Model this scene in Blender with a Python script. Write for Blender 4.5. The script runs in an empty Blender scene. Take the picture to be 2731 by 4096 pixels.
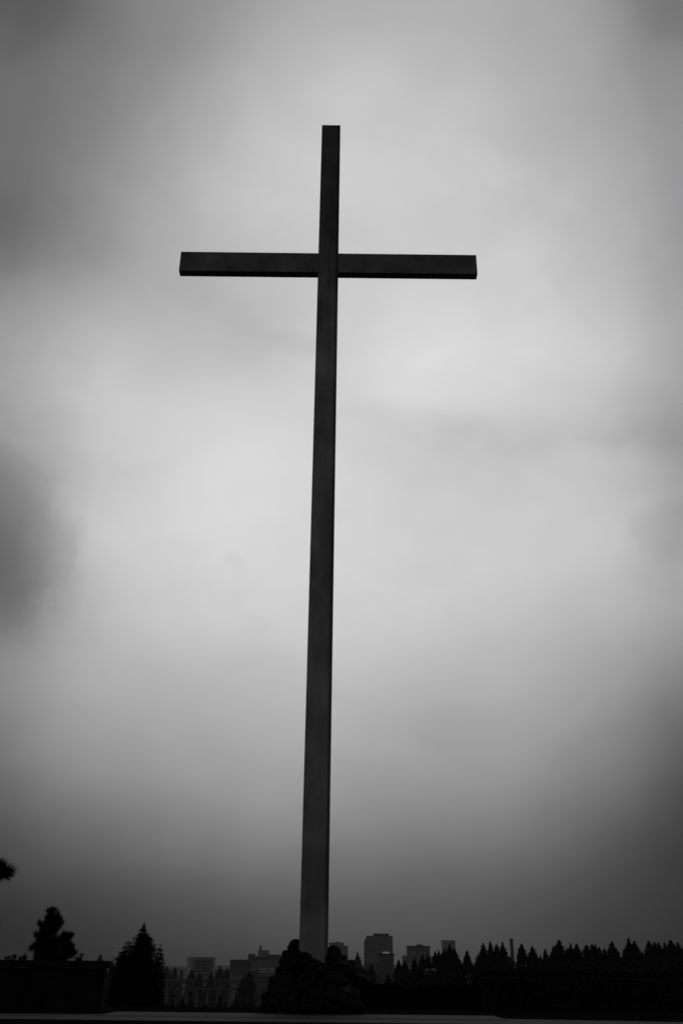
import bpy, bmesh, math, random
import numpy as np
from mathutils import Vector, Matrix
R = math.radians
S = bpy.context.scene
random.seed(7); rng = np.random.default_rng(7)

# ---------------------------------------------------------------- camera
FPX, CX, CY = 3667.0, 1365.5, 2048.0          # focal length in photo pixels, photo centre
EYE = Vector((0, 0, 0.75))
PITCH, ROLL = R(26.5), R(0.65)
CM = Matrix.Rotation(R(90) + PITCH, 3, 'X') @ Matrix.Rotation(ROLL, 3, 'Z')
cd = bpy.data.cameras.new('camera'); cam = bpy.data.objects.new('camera', cd)
S.collection.objects.link(cam); S.camera = cam
cam.matrix_world = Matrix.Translation(EYE) @ CM.to_4x4()
cd.sensor_fit = 'VERTICAL'; cd.sensor_height = 36; cd.lens = FPX / 4096 * 36
cd.clip_start = 0.1; cd.clip_end = 30000
cd.dof.use_dof = True; cd.dof.focus_distance = 400; cd.dof.aperture_fstop = 2.4

def ray(x, y):
    return CM @ Vector(((x - CX) / FPX, -(y - CY) / FPX, -1))
def at(x, y, Y):
    """world point at ground distance Y ahead, in the direction of a point of the photograph"""
    d = ray(x, y); return EYE + d * (Y / d.y)
def proj(p):
    q = CM.transposed() @ (Vector(p) - EYE)
    return CX + FPX * q.x / -q.z, CY - FPX * q.y / -q.z

# ---------------------------------------------------------------- exposure
S.view_settings.view_transform = 'Standard'; S.view_settings.look = 'None'
S.view_settings.gamma = 1; S.view_settings.exposure = -2.5
EXPO = 2 ** 2.5

# ---------------------------------------------------------------- world: overcast cloud deck over a Nishita sky
SUN_EL, SUN_AZ = 36, 4                                       # behind the clouds, ahead of the camera
GX = [0, 100, 200, 400, 600, 800, 1000, 1200, 1400, 1560]   # cloud brightness survey
GRID = [
 (0,    [68, 88, 103, 138, 165, 176, 176, 168, 148, 88]),
 (100,  [84, 106, 115, 142, 172, 186, 184, 172, 156, 118]),
 (200,  [98, 114, 121, 152, 186, 198, 196, 182, 164, 140]),
 (350,  [104, 117, 132, 168, 198, 206, 204, 188, 168, 148]),
 (500,  [106, 119, 143, 176, 198, 206, 204, 198, 172, 150]),
 (580,  [113, 127, 150, 178, 190, 203, 202, 202, 180, 150]),
 (650,  [136, 149, 160, 178, 186, 203, 206, 204, 184, 156]),
 (720,  [150, 166, 172, 176, 178, 205, 214, 208, 192, 158]),
 (800,  [157, 178, 184, 190, 188, 208, 219, 216, 204, 166]),
 (880,  [160, 185, 198, 202, 204, 210, 214, 212, 196, 158]),
 (950,  [156, 182, 202, 208, 210, 208, 202, 204, 188, 152]),
 (1040, [140, 162, 200, 210, 213, 209, 200, 198, 194, 148]),
 (1100, [128, 152, 198, 210, 214, 212, 202, 200, 198, 160]),
 (1200, [110, 142, 200, 213, 214, 212, 208, 205, 200, 156]),
 (1300, [96, 138, 200, 210, 210, 210, 206, 203, 194, 158]),
 (1380, [92, 132, 196, 204, 205, 208, 203, 198, 186, 166]),
 (1450, [132, 152, 190, 198, 200, 203, 196, 190, 178, 158]),
 (1540, [134, 160, 174, 182, 188, 190, 184, 178, 164, 128]),
 (1650, [124, 146, 162, 170, 174, 174, 166, 164, 150, 104]),
 (1750, [104, 130, 148, 160, 164, 164, 156, 152, 128, 78]),
 (1850, [84, 106, 122, 142, 150, 150, 142, 132, 100, 64]),
 (1930, [70, 84, 100, 122, 130, 130, 122, 112, 80, 56]),
 (2000, [58, 68, 77, 94, 101, 101, 98, 90, 66, 52]),
 (2100, [44, 52, 58, 70, 80, 83, 82, 75, 60, 48]),
 (2200, [30, 36, 43, 56, 69, 74, 75, 66, 54, 42]),
 (2280, [26, 30, 38, 52, 66, 72, 72, 62, 46, 36]),
]
def lin(v):
    v = v / 255.0
    return v / 12.92 if v <= 0.04045 else ((v + 0.055) / 1.055) ** 2.4
def survey(px, py):                      # photo pixel -> cloud radiance
    gx = px * 1568 / 2731; gy = py * 1568 / 2731
    ys = [g[0] for g in GRID]
    rows = [np.interp(gx, GX, [lin(v) for v in g[1]]) for g in GRID]
    return float(np.interp(gy, ys, rows))
AZS = [-180, -110, -60, -36] + list(np.linspace(-26, 26, 24)) + [36, 60, 110, 180]
ELS = [-90, -8] + list(np.linspace(-1, 58, 26)) + [64, 72, 90]
BACK, TOP = 0.05, 0.03
T = np.zeros((len(ELS), len(AZS)))
for i, e in enumerate(ELS):
    for j, a in enumerate(AZS):
        ec = min(max(e, -1), 56.5); ac = min(max(a, -26), 26)
        d = Vector((math.sin(R(ac)) * math.cos(R(ec)), math.cos(R(ac)) * math.cos(R(ec)), math.sin(R(ec))))
        q = CM.transposed() @ d
        x = CX + FPX * q.x / -q.z; y = CY - FPX * q.y / -q.z
        x = min(max(x, 0), 2731); y = min(max(y, 0), 3960)
        v = survey(x, y)
        fa = min(1, max(0, (abs(a) - 27) / 30)); v = v * (1 - fa) + BACK * fa
        fe = min(1, max(0, (e - 60) / 12)); v = v * (1 - fe) + TOP * fe
        if e < -5: v = 0.004
        T[i, j] = v
U, sg, Vt = np.linalg.svd(T, full_matrices=False)
NT = 9
w = bpy.data.worlds.new('World'); S.world = w; w.use_nodes = True
nt = w.node_tree; nt.nodes.clear(); N = nt.nodes.new; L = nt.links.new
def mth(op, a, b=None, c=None, tree=None):
    n = N('ShaderNodeMath'); n.operation = op
    for k, v in enumerate((a, b, c)):
        if v is None: continue
        if isinstance(v, (int, float)): n.inputs[k].default_value = v
        else: L(v, n.inputs[k])
    return n.outputs[0]
tc = N('ShaderNodeTexCoord')
nz = N('ShaderNodeTexNoise'); nz.inputs['Scale'].default_value = 5; nz.inputs['Detail'].default_value = 5
nz.inputs['Roughness'].default_value = 0.55
L(tc.outputs['Generated'], nz.inputs['Vector'])
vs = N('ShaderNodeVectorMath'); vs.operation = 'SUBTRACT'; vs.inputs[1].default_value = (.5, .5, .5)
L(nz.outputs['Color'], vs.inputs[0])
vm = N('ShaderNodeVectorMath'); vm.operation = 'MULTIPLY_ADD'; vm.inputs[1].default_value = (.06, .06, .04)
L(vs.outputs[0], vm.inputs[0]); L(tc.outputs['Generated'], vm.inputs[2])
sp = N('ShaderNodeSeparateXYZ'); L(vm.outputs[0], sp.inputs[0])
el = mth('ARCSINE', mth('MINIMUM', mth('MAXIMUM', sp.outputs[2], -1.0), 1.0))
az = mth('ARCTAN2', sp.outputs[0], sp.outputs[1])
def remap(v, knots):      # angle -> 0..1 with even spacing in the field of view
    n = N('ShaderNodeMapRange'); n.inputs[1].default_value = knots[0]; n.inputs[2].default_value = knots[1]
    L(v, n.inputs[0]); return n.outputs[0]
a01 = remap(az, (-math.pi, math.pi)); e01 = remap(el, (-math.pi / 2, math.pi / 2))
def ramps(fac, pos, cols):
    outs = []
    for c in range(0, NT, 3):
        r = N('ShaderNodeValToRGB'); r.color_ramp.interpolation = 'B_SPLINE'; L(fac, r.inputs[0])
        E = r.color_ramp.elements
        while len(E) < len(pos): E.new(0.5)
        order = sorted(range(len(pos)), key=lambda k: pos[k])
        for k in order: E[k].position = pos[k]
        for k in order: E[k].color = tuple(float(cols[k][c + m]) * .5 + .5 for m in range(3)) + (1,)
        s = N('ShaderNodeSeparateColor'); L(r.outputs[0], s.inputs[0])
        outs += [mth('MULTIPLY_ADD', s.outputs[m], 2.0, -1.0) for m in range(3)]
    return outs
Vn = Vt[:NT].T; Un = U[:, :NT]
va = ramps(a01, [(a + 180) / 360 for a in AZS], Vn)
ue = ramps(e01, [(e + 90) / 180 for e in ELS], Un)
tot = None
for k in range(NT):
    t = mth('MULTIPLY', mth('MULTIPLY', va[k], ue[k]), float(sg[k]))
    tot = t if tot is None else mth('ADD', tot, t)
mp = N('ShaderNodeMapping'); mp.inputs['Scale'].default_value = (1, 1, 1.9); L(tc.outputs['Generated'], mp.inputs[0])
n2 = N('ShaderNodeTexNoise'); n2.inputs['Scale'].default_value = 6.5; n2.inputs['Detail'].default_value = 7
n2.inputs['Roughness'].default_value = 0.5; n2.inputs['Distortion'].default_value = 0.35
L(mp.outputs[0], n2.inputs['Vector'])
# individual cloud banks and lighter rifts: photo place -> azimuth / elevation, with ragged noise-warped edges
def azel(px, py):
    d = ray(px, py).normalized(); return math.atan2(d.x, d.y), math.asin(d.z)
n3 = N('ShaderNodeTexNoise'); n3.inputs['Scale'].default_value = 9; n3.inputs['Detail'].default_value = 6; n3.inputs['Roughness'].default_value = .6
L(tc.outputs['Generated'], n3.inputs['Vector'])
s3 = N('ShaderNodeSeparateColor'); L(n3.outputs['Color'], s3.inputs[0])
sp0 = N('ShaderNodeSeparateXYZ'); L(tc.outputs['Generated'], sp0.inputs[0])
azb = mth('MULTIPLY_ADD', mth('SUBTRACT', s3.outputs[0], .5), .20, mth('ARCTAN2', sp0.outputs[0], sp0.outputs[1]))
elb = mth('MULTIPLY_ADD', mth('SUBTRACT', s3.outputs[1], .5), .13, mth('ARCSINE', mth('MINIMUM', mth('MAXIMUM', sp0.outputs[2], -1.0), 1.0)))
BANKS = [  # x, y, rx, ry in a 1568 wide photo, tilt, depth, edge softness
 (-15, 1235, 150, 205, 0, .15, .4), (20, 1365, 110, 55, 0, .06, .9), (545, 750, 180, 66, 18, .06, .95), (660, 800, 90, 38, 10, .05, .8),
 (1110, 1020, 125, 70, 22, .07, .95), (900, 945, 130, 46, 10, .045, .95), (1290, 1000, 150, 60, 0, .03, 1), (1010, 1000, 60, 40, 0, .04, .8), (1575, 1000, 130, 75, 10, .10, .95), (1430, 1010, 60, 30, 20, .03, .8),
 (1575, 1225, 85, 80, 0, .11, .8), (1545, 1320, 90, 60, 0, .07, .9), (555, 1280, 28, 30, 0, .04, .8), 
 (270, 400, 150, 190, 0, .05, .9), (90, 540, 160, 90, -25, .06, .7), (120, 840, 150, 40, 12, .04, .7), (0, 0, 110, 90, 0, .14, 1), (1568, 0, 80, 110, -45, .2, 1),
 (1160, 400, 190, 34, 38, -.035, .8), (1020, 850, 190, 70, 0, -.03, .8), (1290, 1110, 60, 30, 30, -.02, .8), (640, 1080, 260, 60, 0, -.02, .8), (1300, 590, 60, 40, 0, .03, .8), (1120, 650, 60, 90, 0, .02, .8)]
banks = None
for (bx_, by_, rx_, ry_, tl, am, sf) in BANKS:
    a0, e0 = azel(bx_ * 1.742, by_ * 1.742); c_, s_ = math.cos(R(tl)), math.sin(R(tl))
    da = mth('MULTIPLY', mth('SUBTRACT', azb, a0), math.cos(e0)); de = mth('SUBTRACT', elb, e0)
    u_ = mth('MULTIPLY', mth('SUBTRACT', mth('MULTIPLY', da, c_), mth('MULTIPLY', de, s_)), 1 / (rx_ * 4.75e-4))
    v_ = mth('MULTIPLY', mth('ADD', mth('MULTIPLY', da, s_), mth('MULTIPLY', de, c_)), 1 / (ry_ * 4.75e-4))
    d_ = mth('SQRT', mth('ADD', mth('MULTIPLY', u_, u_), mth('MULTIPLY', v_, v_)))
    mr = N('ShaderNodeMapRange'); mr.interpolation_type = 'SMOOTHSTEP'; L(d_, mr.inputs[0])
    mr.inputs[1].default_value = 1 + .5 * sf; mr.inputs[2].default_value = 1 - sf * .8; mr.inputs[3].default_value = 0; mr.inputs[4].default_value = 1
    f_ = mth('MULTIPLY_ADD', mr.outputs[0], -am, 1.0); banks = f_ if banks is None else mth('MULTIPLY', banks, f_)
wisp = mth('MULTIPLY_ADD', mth('SUBTRACT', n2.outputs['Fac'], 0.5), 0.27, 1.0)
cloud = mth('MAXIMUM', mth('MULTIPLY', mth('MULTIPLY', tot, wisp), banks), 0.004)
sky = N('ShaderNodeTexSky'); sky.sky_type = 'NISHITA'; sky.sun_disc = False
sky.sun_elevation = R(SUN_EL); sky.sun_rotation = R(SUN_AZ)
bw = N('ShaderNodeRGBToBW'); L(sky.outputs[0], bw.inputs[0])
sky_part = mth('MULTIPLY', bw.outputs[0], 0.02)             # what little of the clear sky gets through the deck
bg = N('ShaderNodeBackground'); bg.inputs['Strength'].default_value = 0.1
L(mth('ADD', mth('MULTIPLY', cloud, 10 * EXPO), sky_part), bg.inputs['Color'])
wo = N('ShaderNodeOutputWorld'); L(bg.outputs[0], wo.inputs[0])

sl = bpy.data.lights.new('sun', 'SUN'); sl.energy = 0.5; sl.angle = R(25); sl.color = (1, .995, .985)
so = bpy.data.objects.new('sun', sl); S.collection.objects.link(so)
sd = Vector((math.sin(R(SUN_AZ)) * math.cos(R(SUN_EL)), math.cos(R(SUN_AZ)) * math.cos(R(SUN_EL)), math.sin(R(SUN_EL))))
so.rotation_euler = sd.to_track_quat('Z', 'Y').to_euler(); so.location = (0, 0, 60)

# ---------------------------------------------------------------- materials (monochrome photograph: greys)
def mat(name, v, rough=.85, var=.3, scale=3.0, bump=0.0, stretch=(1, 1, 1), emit=0.0, coord='Object', spec=.25):
    m = bpy.data.materials.new(name); m.use_nodes = True
    t = m.node_tree; b = t.nodes['Principled BSDF']
    b.inputs['Roughness'].default_value = rough
    b.inputs['Specular IOR Level'].default_value = spec
    c = t.nodes.new('ShaderNodeTexCoord'); mp = t.nodes.new('ShaderNodeMapping'); mp.inputs['Scale'].default_value = stretch
    n = t.nodes.new('ShaderNodeTexNoise'); n.inputs['Scale'].default_value = scale; n.inputs['Detail'].default_value = 6
    r = t.nodes.new('ShaderNodeValToRGB')
    r.color_ramp.elements[0].position = .3; r.color_ramp.elements[1].position = .7
    lo, hi = v * (1 - var), v * (1 + var)
    r.color_ramp.elements[0].color = (lo, lo, lo, 1); r.color_ramp.elements[1].color = (hi, hi, hi, 1)
    t.links.new(c.outputs[coord], mp.inputs[0]); t.links.new(mp.outputs[0], n.inputs['Vector'])
    t.links.new(n.outputs['Fac'], r.inputs[0]); t.links.new(r.outputs[0], b.inputs['Base Color'])
    if bump:
        bp = t.nodes.new('ShaderNodeBump'); bp.inputs['Strength'].default_value = bump
        bp.inputs['Distance'].default_value = .02
        t.links.new(n.outputs['Fac'], bp.inputs['Height']); t.links.new(bp.outputs[0], b.inputs['Normal'])
    if emit:
        b.inputs['Emission Color'].default_value = (1, 1, 1, 1); b.inputs['Emission Strength'].default_value = emit
    return m
M = dict(
    needle=mat('pine_needles', .028, .9, .4, 1.5, spec=.05), bark=mat('bark', .05, .9, .4, 8, .5, (1, 1, .2)),
    grass=mat('grass_soil', .016, 1, .4, .8, spec=0), valley=mat('valley_ground', .03, 1, .5, .02, spec=0),
    basalt=mat('basalt_rock', .03, .95, .5, 7, .6, spec=.05), wall=mat('dark_stone_wall', .03, .95, .4, 4, .5, spec=.05),
    cope=mat('stone_coping', .035, .9, .35, 5, .3, spec=.05), slab=mat('plaza_concrete', .055, .9, .35, 2.2, .2, (.35, 2.5, 1)),
    conc=mat('building_concrete', .42, .8, .12, .08), pale=mat('pale_building_wall', .62, .8, .1, .08),
    dark=mat('dark_building_wall', .14, .7, .2, .08), glass=mat('dark_window_glass', .09, .25, .3, .1),
    brick=mat('smokestack_brick', .17, .9, .2, .3), roofd=mat('dark_roof', .08, .9, .2, .2),
    white=mat('white_paint', .8, .5, .04, .2), glow_white=mat('white_added_glow', .8, .5, .02, 1, emit=.42),  # last one: white with added glow, for bright spots on roofs
    bridge=mat('bridge_concrete', .16, .85, .2, .1), hill=mat('far_hill_cover', .05, .95, .4, .004),
    hedge=mat('hedge_leaves', .022, .9, .4, 2, spec=.05))
# cross: weathered steel, shade painted dark down its right edge and over its top
def cross_mat(halfw):
    m = mat('weathered_shaded_steel', .58, .6, .42, 1.6, .15, (1, 1, .45))
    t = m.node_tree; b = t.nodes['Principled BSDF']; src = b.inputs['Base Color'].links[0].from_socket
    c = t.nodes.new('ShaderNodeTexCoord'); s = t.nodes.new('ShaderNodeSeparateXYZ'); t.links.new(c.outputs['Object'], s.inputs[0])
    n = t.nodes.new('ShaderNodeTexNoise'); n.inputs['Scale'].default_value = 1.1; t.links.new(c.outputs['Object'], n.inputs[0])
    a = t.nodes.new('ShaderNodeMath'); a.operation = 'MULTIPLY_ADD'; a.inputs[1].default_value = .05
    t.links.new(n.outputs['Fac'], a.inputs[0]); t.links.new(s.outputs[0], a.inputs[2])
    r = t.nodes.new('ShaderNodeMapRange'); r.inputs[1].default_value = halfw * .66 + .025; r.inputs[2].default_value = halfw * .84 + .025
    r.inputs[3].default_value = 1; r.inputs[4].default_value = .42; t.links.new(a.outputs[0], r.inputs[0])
    k = t.nodes.new('ShaderNodeTexNoise'); k.inputs['Scale'].default_value = .55; k.inputs['Detail'].default_value = 4; t.links.new(c.outputs['Object'], k.inputs[0])
    r2 = t.nodes.new('ShaderNodeMapRange'); r2.inputs[1].default_value = .35; r2.inputs[2].default_value = .62
    r2.inputs[3].default_value = .66; r2.inputs[4].default_value = 1.1; t.links.new(k.outputs['Fac'], r2.inputs[0])
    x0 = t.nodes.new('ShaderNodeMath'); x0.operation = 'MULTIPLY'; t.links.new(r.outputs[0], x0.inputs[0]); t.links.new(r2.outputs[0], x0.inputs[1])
    # light falloff below the top end painted dark, broken up by streaky noise
    mp = t.nodes.new('ShaderNodeMapping'); mp.inputs['Scale'].default_value = (7, 7, .35); t.links.new(c.outputs['Object'], mp.inputs[0])
    sn = t.nodes.new('ShaderNodeTexNoise'); sn.inputs['Scale'].default_value = 1; sn.inputs['Detail'].default_value = 5; t.links.new(mp.outputs[0], sn.inputs[0])
    sa = t.nodes.new('ShaderNodeMath'); sa.operation = 'MULTIPLY_ADD'; sa.inputs[1].default_value = -7; t.links.new(sn.outputs['Fac'], sa.inputs[0]); t.links.new(s.outputs[2], sa.inputs[2])
    r3 = t.nodes.new('ShaderNodeMapRange'); r3.inputs[1].default_value = 11.5; r3.inputs[2].default_value = 16.5; r3.inputs[3].default_value = 1; r3.inputs[4].default_value = .45; t.links.new(sa.outputs[0], r3.inputs[0])
    x = t.nodes.new('ShaderNodeMath'); x.operation = 'MULTIPLY'; t.links.new(x0.outputs[0], x.inputs[0]); t.links.new(r3.outputs[0], x.inputs[1])
    v = t.nodes.new('ShaderNodeVectorMath'); v.operation = 'SCALE'; t.links.new(src, v.inputs[0]); t.links.new(x.outputs[0], v.inputs['Scale'])
    t.links.new(v.outputs[0], b.inputs['Base Color'])
    return m

# ---------------------------------------------------------------- object helpers
def link(name, me, m, parent=None, loc=None):
    o = bpy.data.objects.new(name, me); S.collection.objects.link(o)
    if m is not None and len(me.materials) == 0: me.materials.append(m)
    if parent is not None: o.parent = parent
    if loc is not None: o.location = loc
    return o
def obj(name, bm, m, parent=None, loc=None, smooth=False):
    bm.normal_update(); me = bpy.data.meshes.new(name); bm.to_mesh(me); bm.free()
    if smooth:
        for p in me.polygons: p.use_smooth = True
    return link(name, me, m, parent, loc)
def nmesh(name, V, F):
    V = np.asarray(V, float); F = np.asarray(F, int)
    me = bpy.data.meshes.new(name); n, k = F.shape
    me.vertices.add(len(V)); me.vertices.foreach_set('co', V.ravel())
    me.loops.add(n * k); me.loops.foreach_set('vertex_index', F.ravel())
    me.polygons.add(n); me.polygons.foreach_set('loop_start', np.arange(n) * k)
    me.update(calc_edges=True); me.validate(); return me
def box(bm, x0, x1, y0, y1, z0, z1, bev=0):
    vs = [bm.verts.new(p) for p in ((x0, y0, z0), (x1, y0, z0), (x1, y1, z0), (x0, y1, z0), (x0, y0, z1), (x1, y0, z1), (x1, y1, z1), (x0, y1, z1))]
    fs = [bm.faces.new([vs[i] for i in f]) for f in ((0, 3, 2, 1), (4, 5, 6, 7), (0, 1, 5, 4), (1, 2, 6, 5), (2, 3, 7, 6), (3, 0, 4, 7))]
    if bev:
        es = list({e for f in fs for e in f.edges})
        bmesh.ops.bevel(bm, geom=es, offset=bev, segments=2, affect='EDGES')
def bx(*a, bev=0):
    bm = bmesh.new(); box(bm, *a, bev=bev); return bm
def tag(o, label, cat, group=None):
    o['label'] = label; o['category'] = cat
    if group: o['group'] = group
    return o
def thing(name, label, cat, loc, group=None):
    o = bpy.data.objects.new(name, None); S.collection.objects.link(o); o.location = loc
    o.empty_display_size = .2
    return tag(o, label, cat, group)
def prism(bm, pts, y0, y1):
    a = [bm.verts.new((x, y0, z)) for x, z in pts]; b = [bm.verts.new((x, y1, z)) for x, z in pts]
    n = len(pts); bm.faces.new(a); bm.faces.new(b[::-1])
    for i in range(n): bm.faces.new((a[i], b[i], b[(i + 1) % n], a[(i + 1) % n]))
    bmesh.ops.recalc_face_normals(bm, faces=bm.faces)

# ---------------------------------------------------------------- ground
PY = [-80, 12.5, 16.15, 23.5, 30, 60, 150, 300, 500, 900, 1400, 1750, 2050, 2300, 3000, 7000]
PZ = [-.85, -.85, -.05, -.05, -1.2, -5.5, -16, -28, -38, -52, -62, -58, -30, -18, -12, -6]
QZ = [-.85, -.85, -.05, -.05, -.9, -3.0, -8, -12, -15, -22, -30, -30, -22, -16, -12, -6]
def ground_z(x, y):
    s = min(1, max(0, (x / max(y, 20) - .0) / .09)); s = s * s * (3 - 2 * s)
    z = np.interp(y, PY, PZ) * (1 - s) + np.interp(y, PY, QZ) * s
    if y > 40:
        a = min(1, (y - 40) / 200)
        z += a * (1.6 * math.sin(x * .013 + 1) * math.cos(y * .011) + .8 * math.sin(x * .041 + y * .027))
    elif y < 15 : z += .02 * math.sin(x * 1.3) * math.cos(y * 1.1)
    return float(z)
ys = list(np.linspace(-60, 12, 20)) + list(np.linspace(12.5, 24, 40)) + list(24 * (7000 / 24) ** np.linspace(.01, 1, 110))
us = np.concatenate([-(np.geomspace(.02, 1, 44)[::-1]), [0], np.geomspace(.02, 1, 44)])
V = []; 
for y in ys:
    W = 60 + max(0, y) * .95
    for u in us: V.append((u * W, y, ground_z(u * W, y)))
nx = len(us); F = [(j * nx + i, j * nx + i + 1, (j + 1) * nx + i + 1, (j + 1) * nx + i) for j in range(len(ys) - 1) for i in range(nx - 1)]
me = nmesh('ground', V, F); g = link('ground', me, M['grass']); g['kind'] = 'structure'
for p in me.polygons: p.use_smooth = True
me.materials.append(M['valley'])
for p in me.polygons:
    if p.center.y > 90: p.material_index = 1
# far hills
V = []; F = []; hx = np.linspace(-6500, 6500, 160)
for j, (yy, k) in enumerate(((5600, 0), (5900, .8), (6200, 1), (6700, .7), (6950, 0))):
    for x in hx:
        h = 18 + 9 * math.sin(x * .0021 + .5) + 5 * math.sin(x * .0067) + 2.5 * math.sin(x * .019 + 2)
        if x < -900: h += 4 * math.sin(x * .03)
        V.append((x, yy, -9 + k * (h + 6)))
n = len(hx); F = [(j * n + i, j * n + i + 1, (j + 1) * n + i + 1, (j + 1) * n + i) for j in range(4) for i in range(n - 1)]
hh = link('hills', nmesh('hills', V, F), M['hill']); hh['kind'] = 'structure'

# grass on the bank behind and before the plaza
def grass_patch():
    n = 26000; x = rng.uniform(-9, 9, n); y = np.concatenate([rng.uniform(15.3, 16.3, n // 4), rng.uniform(18.75, 23, n - n // 4)])
    V = np.zeros((n, 3, 3)); h = rng.uniform(.02, .05, n); a = rng.uniform(0, math.pi, n)
    z = np.array([ground_z(0, q) for q in y])
    for k, s in ((0, -1), (1, 1)):
        V[:, k, 0] = x + s * .004 * np.cos(a); V[:, k, 1] = y + s * .004 * np.sin(a); V[:, k, 2] = z - .005
    V[:, 2, 0] = x + rng.normal(0, .015, n); V[:, 2, 1] = y + rng.normal(0, .015, n); V[:, 2, 2] = z + h
    o = link('grass', nmesh('grass', V.reshape(-1, 3), np.arange(n * 3).reshape(-1, 3)), M['grass'])
    o['kind'] = 'stuff'; o['label'] = 'short dark grass behind the pale concrete slab'; o['category'] = 'grass'
grass_patch()

# ---------------------------------------------------------------- plaza slabs
fx0 = at(-500, 4070, 17.2).x - 3
slabs = thing('concrete_platform', 'long pale concrete platform running along the bottom edge of the view', 'platform', (0, 17.3, -.06))
def slab_top(): 
    # outline bulges away from the viewer in the middle and recedes at the right
    xs = np.linspace(-14, 12, 60); bm = bmesh.new(); front = []; back = []
    for x in xs:
        yb = 18.35 - max(0, (x - 2.6)) * .16 - max(0, (-x - 9)) * .05
        yf = 16.42 + .03 * (x / 6) + max(0, -x - 3) * .03
        front.append((x, yf)); back.append((x, max(yb, yf + .15)))
    z = .0; lo = -.2
    vf = [bm.verts.new((x, y, z)) for x, y in front]; vb = [bm.verts.new((x, y, z)) for x, y in back]
    wf = [bm.verts.new((x, y, lo)) for x, y in front]; wb = [bm.verts.new((x, y, lo)) for x, y in back]
    for i in range(len(xs) - 1):
        bm.faces.new((vf[i], vf[i + 1], vb[i + 1], vb[i])); bm.faces.new((wf[i + 1], vf[i + 1], vf[i], wf[i]))
        bm.faces.new((vb[i], vb[i + 1], wb[i + 1], wb[i])); bm.faces.new((wf[i], wb[i], wb[i + 1], wf[i + 1]))
    for i in (0, -1): bm.faces.new((vf[i], vb[i], wb[i], wf[i]))
    bmesh.ops.recalc_face_normals(bm, faces=bm.faces)
    for v in bm.verts: v.co -= Vector((0, 17.3, -.06))
    return bm
obj('base_slab', slab_top(), M['slab'], slabs)
xa, xb = at(400, 4045, 18).x, at(2020, 4062, 18).x
obj('raised_slab', bx(xa, xb, 17.7 - 17.3, 19.3 - 17.3, -.02, .067, bev=.008), M['slab'], slabs)

# ---------------------------------------------------------------- cross
YC = 20.0
pb = at(1255.5, 3880, YC); pt = at(1322, 500, YC)
x_mid = (pb.x + pt.x) / 2
cw = 118 * YC / 4098 * .985 / 2                          # half width of the upright
zt = pt.z
lc = at(720, 1045, YC); rc = at(1906, 1055, YC)
zc1 = at(1312, 1012.5, YC).z; zc0 = at(1312, 1089, YC).z
e2 = ray(1312, 1112.5); dep = (zc0 - EYE.z) / (e2.z / e2.y) - YC
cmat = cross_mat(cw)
cross = thing('cross', 'tall dark steel cross rising from the rock mound against the cloudy sky', 'cross', (x_mid, YC, -.05))
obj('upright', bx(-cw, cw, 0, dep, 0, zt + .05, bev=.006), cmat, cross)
cross_b = mat('crossbar_steel', .33, .6, .42, 1.3, .15)
obj('crossbar', bx(lc.x - x_mid, rc.x - x_mid, .003, dep - .003, zc0 + .05, zc1 + .05, bev=.006), cross_b, cross)

# ---------------------------------------------------------------- rock mound round the foot of the cross
def rock(r, seed, sx=1, sy=1, sz=1, sub=3):
    bm = bmesh.new(); bmesh.ops.create_icosphere(bm, subdivisions=sub, radius=1)
    rs = np.random.default_rng(seed); dirs = rs.normal(size=(9, 3)); dirs /= np.linalg.norm(dirs, axis=1)[:, None]
    offs = rs.uniform(.5, .9, 9); ph = rs.uniform(0, 6, 6)
    for v in bm.verts:
        c = np.array(v.co)
        for d, o in zip(dirs, offs):
            s = c @ d
            if s > o: c = c - d * (s - o) * .85
        c = c * (1 + .035 * math.sin(4 * c[0] + ph[0]) * math.sin(4 * c[1] + ph[1]) + .02 * math.sin(9 * c[2] + ph[2]) * math.sin(8 * c[0] + ph[3]))
        v.co = Vector((c[0] * sx * r, c[1] * sy * r, c[2] * sz * r))
    return bm
mound = thing('rock_mound', 'mound of rounded dark rocks heaped round the foot of the tall cross', 'rock mound', (x_mid, 20, -.06))
sil = [  # photo x, y of rock centre, radius in photo px, distance
 (1183, 3787, 27, 20.15), (1166, 3800, 22, 20.2), (1190, 3822, 30, 20.1), (1147, 3818, 18, 20.1), (1168, 3838, 26, 20.0), (1134, 3852, 20, 20.0), (1158, 3868, 28, 19.9),
 (1119, 3886, 20, 19.9), (1145, 3905, 30, 19.8), (1102, 3920, 22, 19.8), (1130, 3945, 32, 19.7), (1087, 3955, 22, 19.7), (1112, 3985, 34, 19.6), (1072, 3992, 24, 19.6), (1058, 4022, 24, 19.5), (1095, 4025, 34, 19.4),
 (1336, 3811, 25, 20.15), (1332, 3845, 30, 20.0), (1372, 3838, 20, 20.1), (1362, 3865, 28, 19.9), (1405, 3865, 22, 20.0), (1392, 3890, 30, 19.8), (1424, 3885, 18, 19.9),
 (1446, 3900, 17, 19.9), (1432, 3920, 30, 19.7), (1468, 3928, 22, 19.8),   (1196, 3880, 28, 19.95), (1188, 3912, 30, 19.9), (1195, 3945, 34, 19.85), (1340, 3900, 34, 19.9), (1345, 3990, 34, 19.7),
 (1219, 3828, 20, 19.7), (1236, 3838, 18, 19.68), (1255, 3850, 17, 19.66), (1212, 3850, 24, 19.66), (1274, 3862, 17, 19.64), (1292, 3873, 17, 19.62), (1310, 3886, 20, 19.6), (1240, 3868, 24, 19.6), (1268, 3890, 24, 19.58)]
core = bmesh.new(); bmesh.ops.create_cone(core, cap_ends=True, segments=28, radius1=.92, radius2=.14, depth=.72, matrix=Matrix.Translation((.05, .42, .40)))
bmesh.ops.subdivide_edges(core, edges=core.edges[:], cuts=5, use_grid_fill=True)
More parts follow.
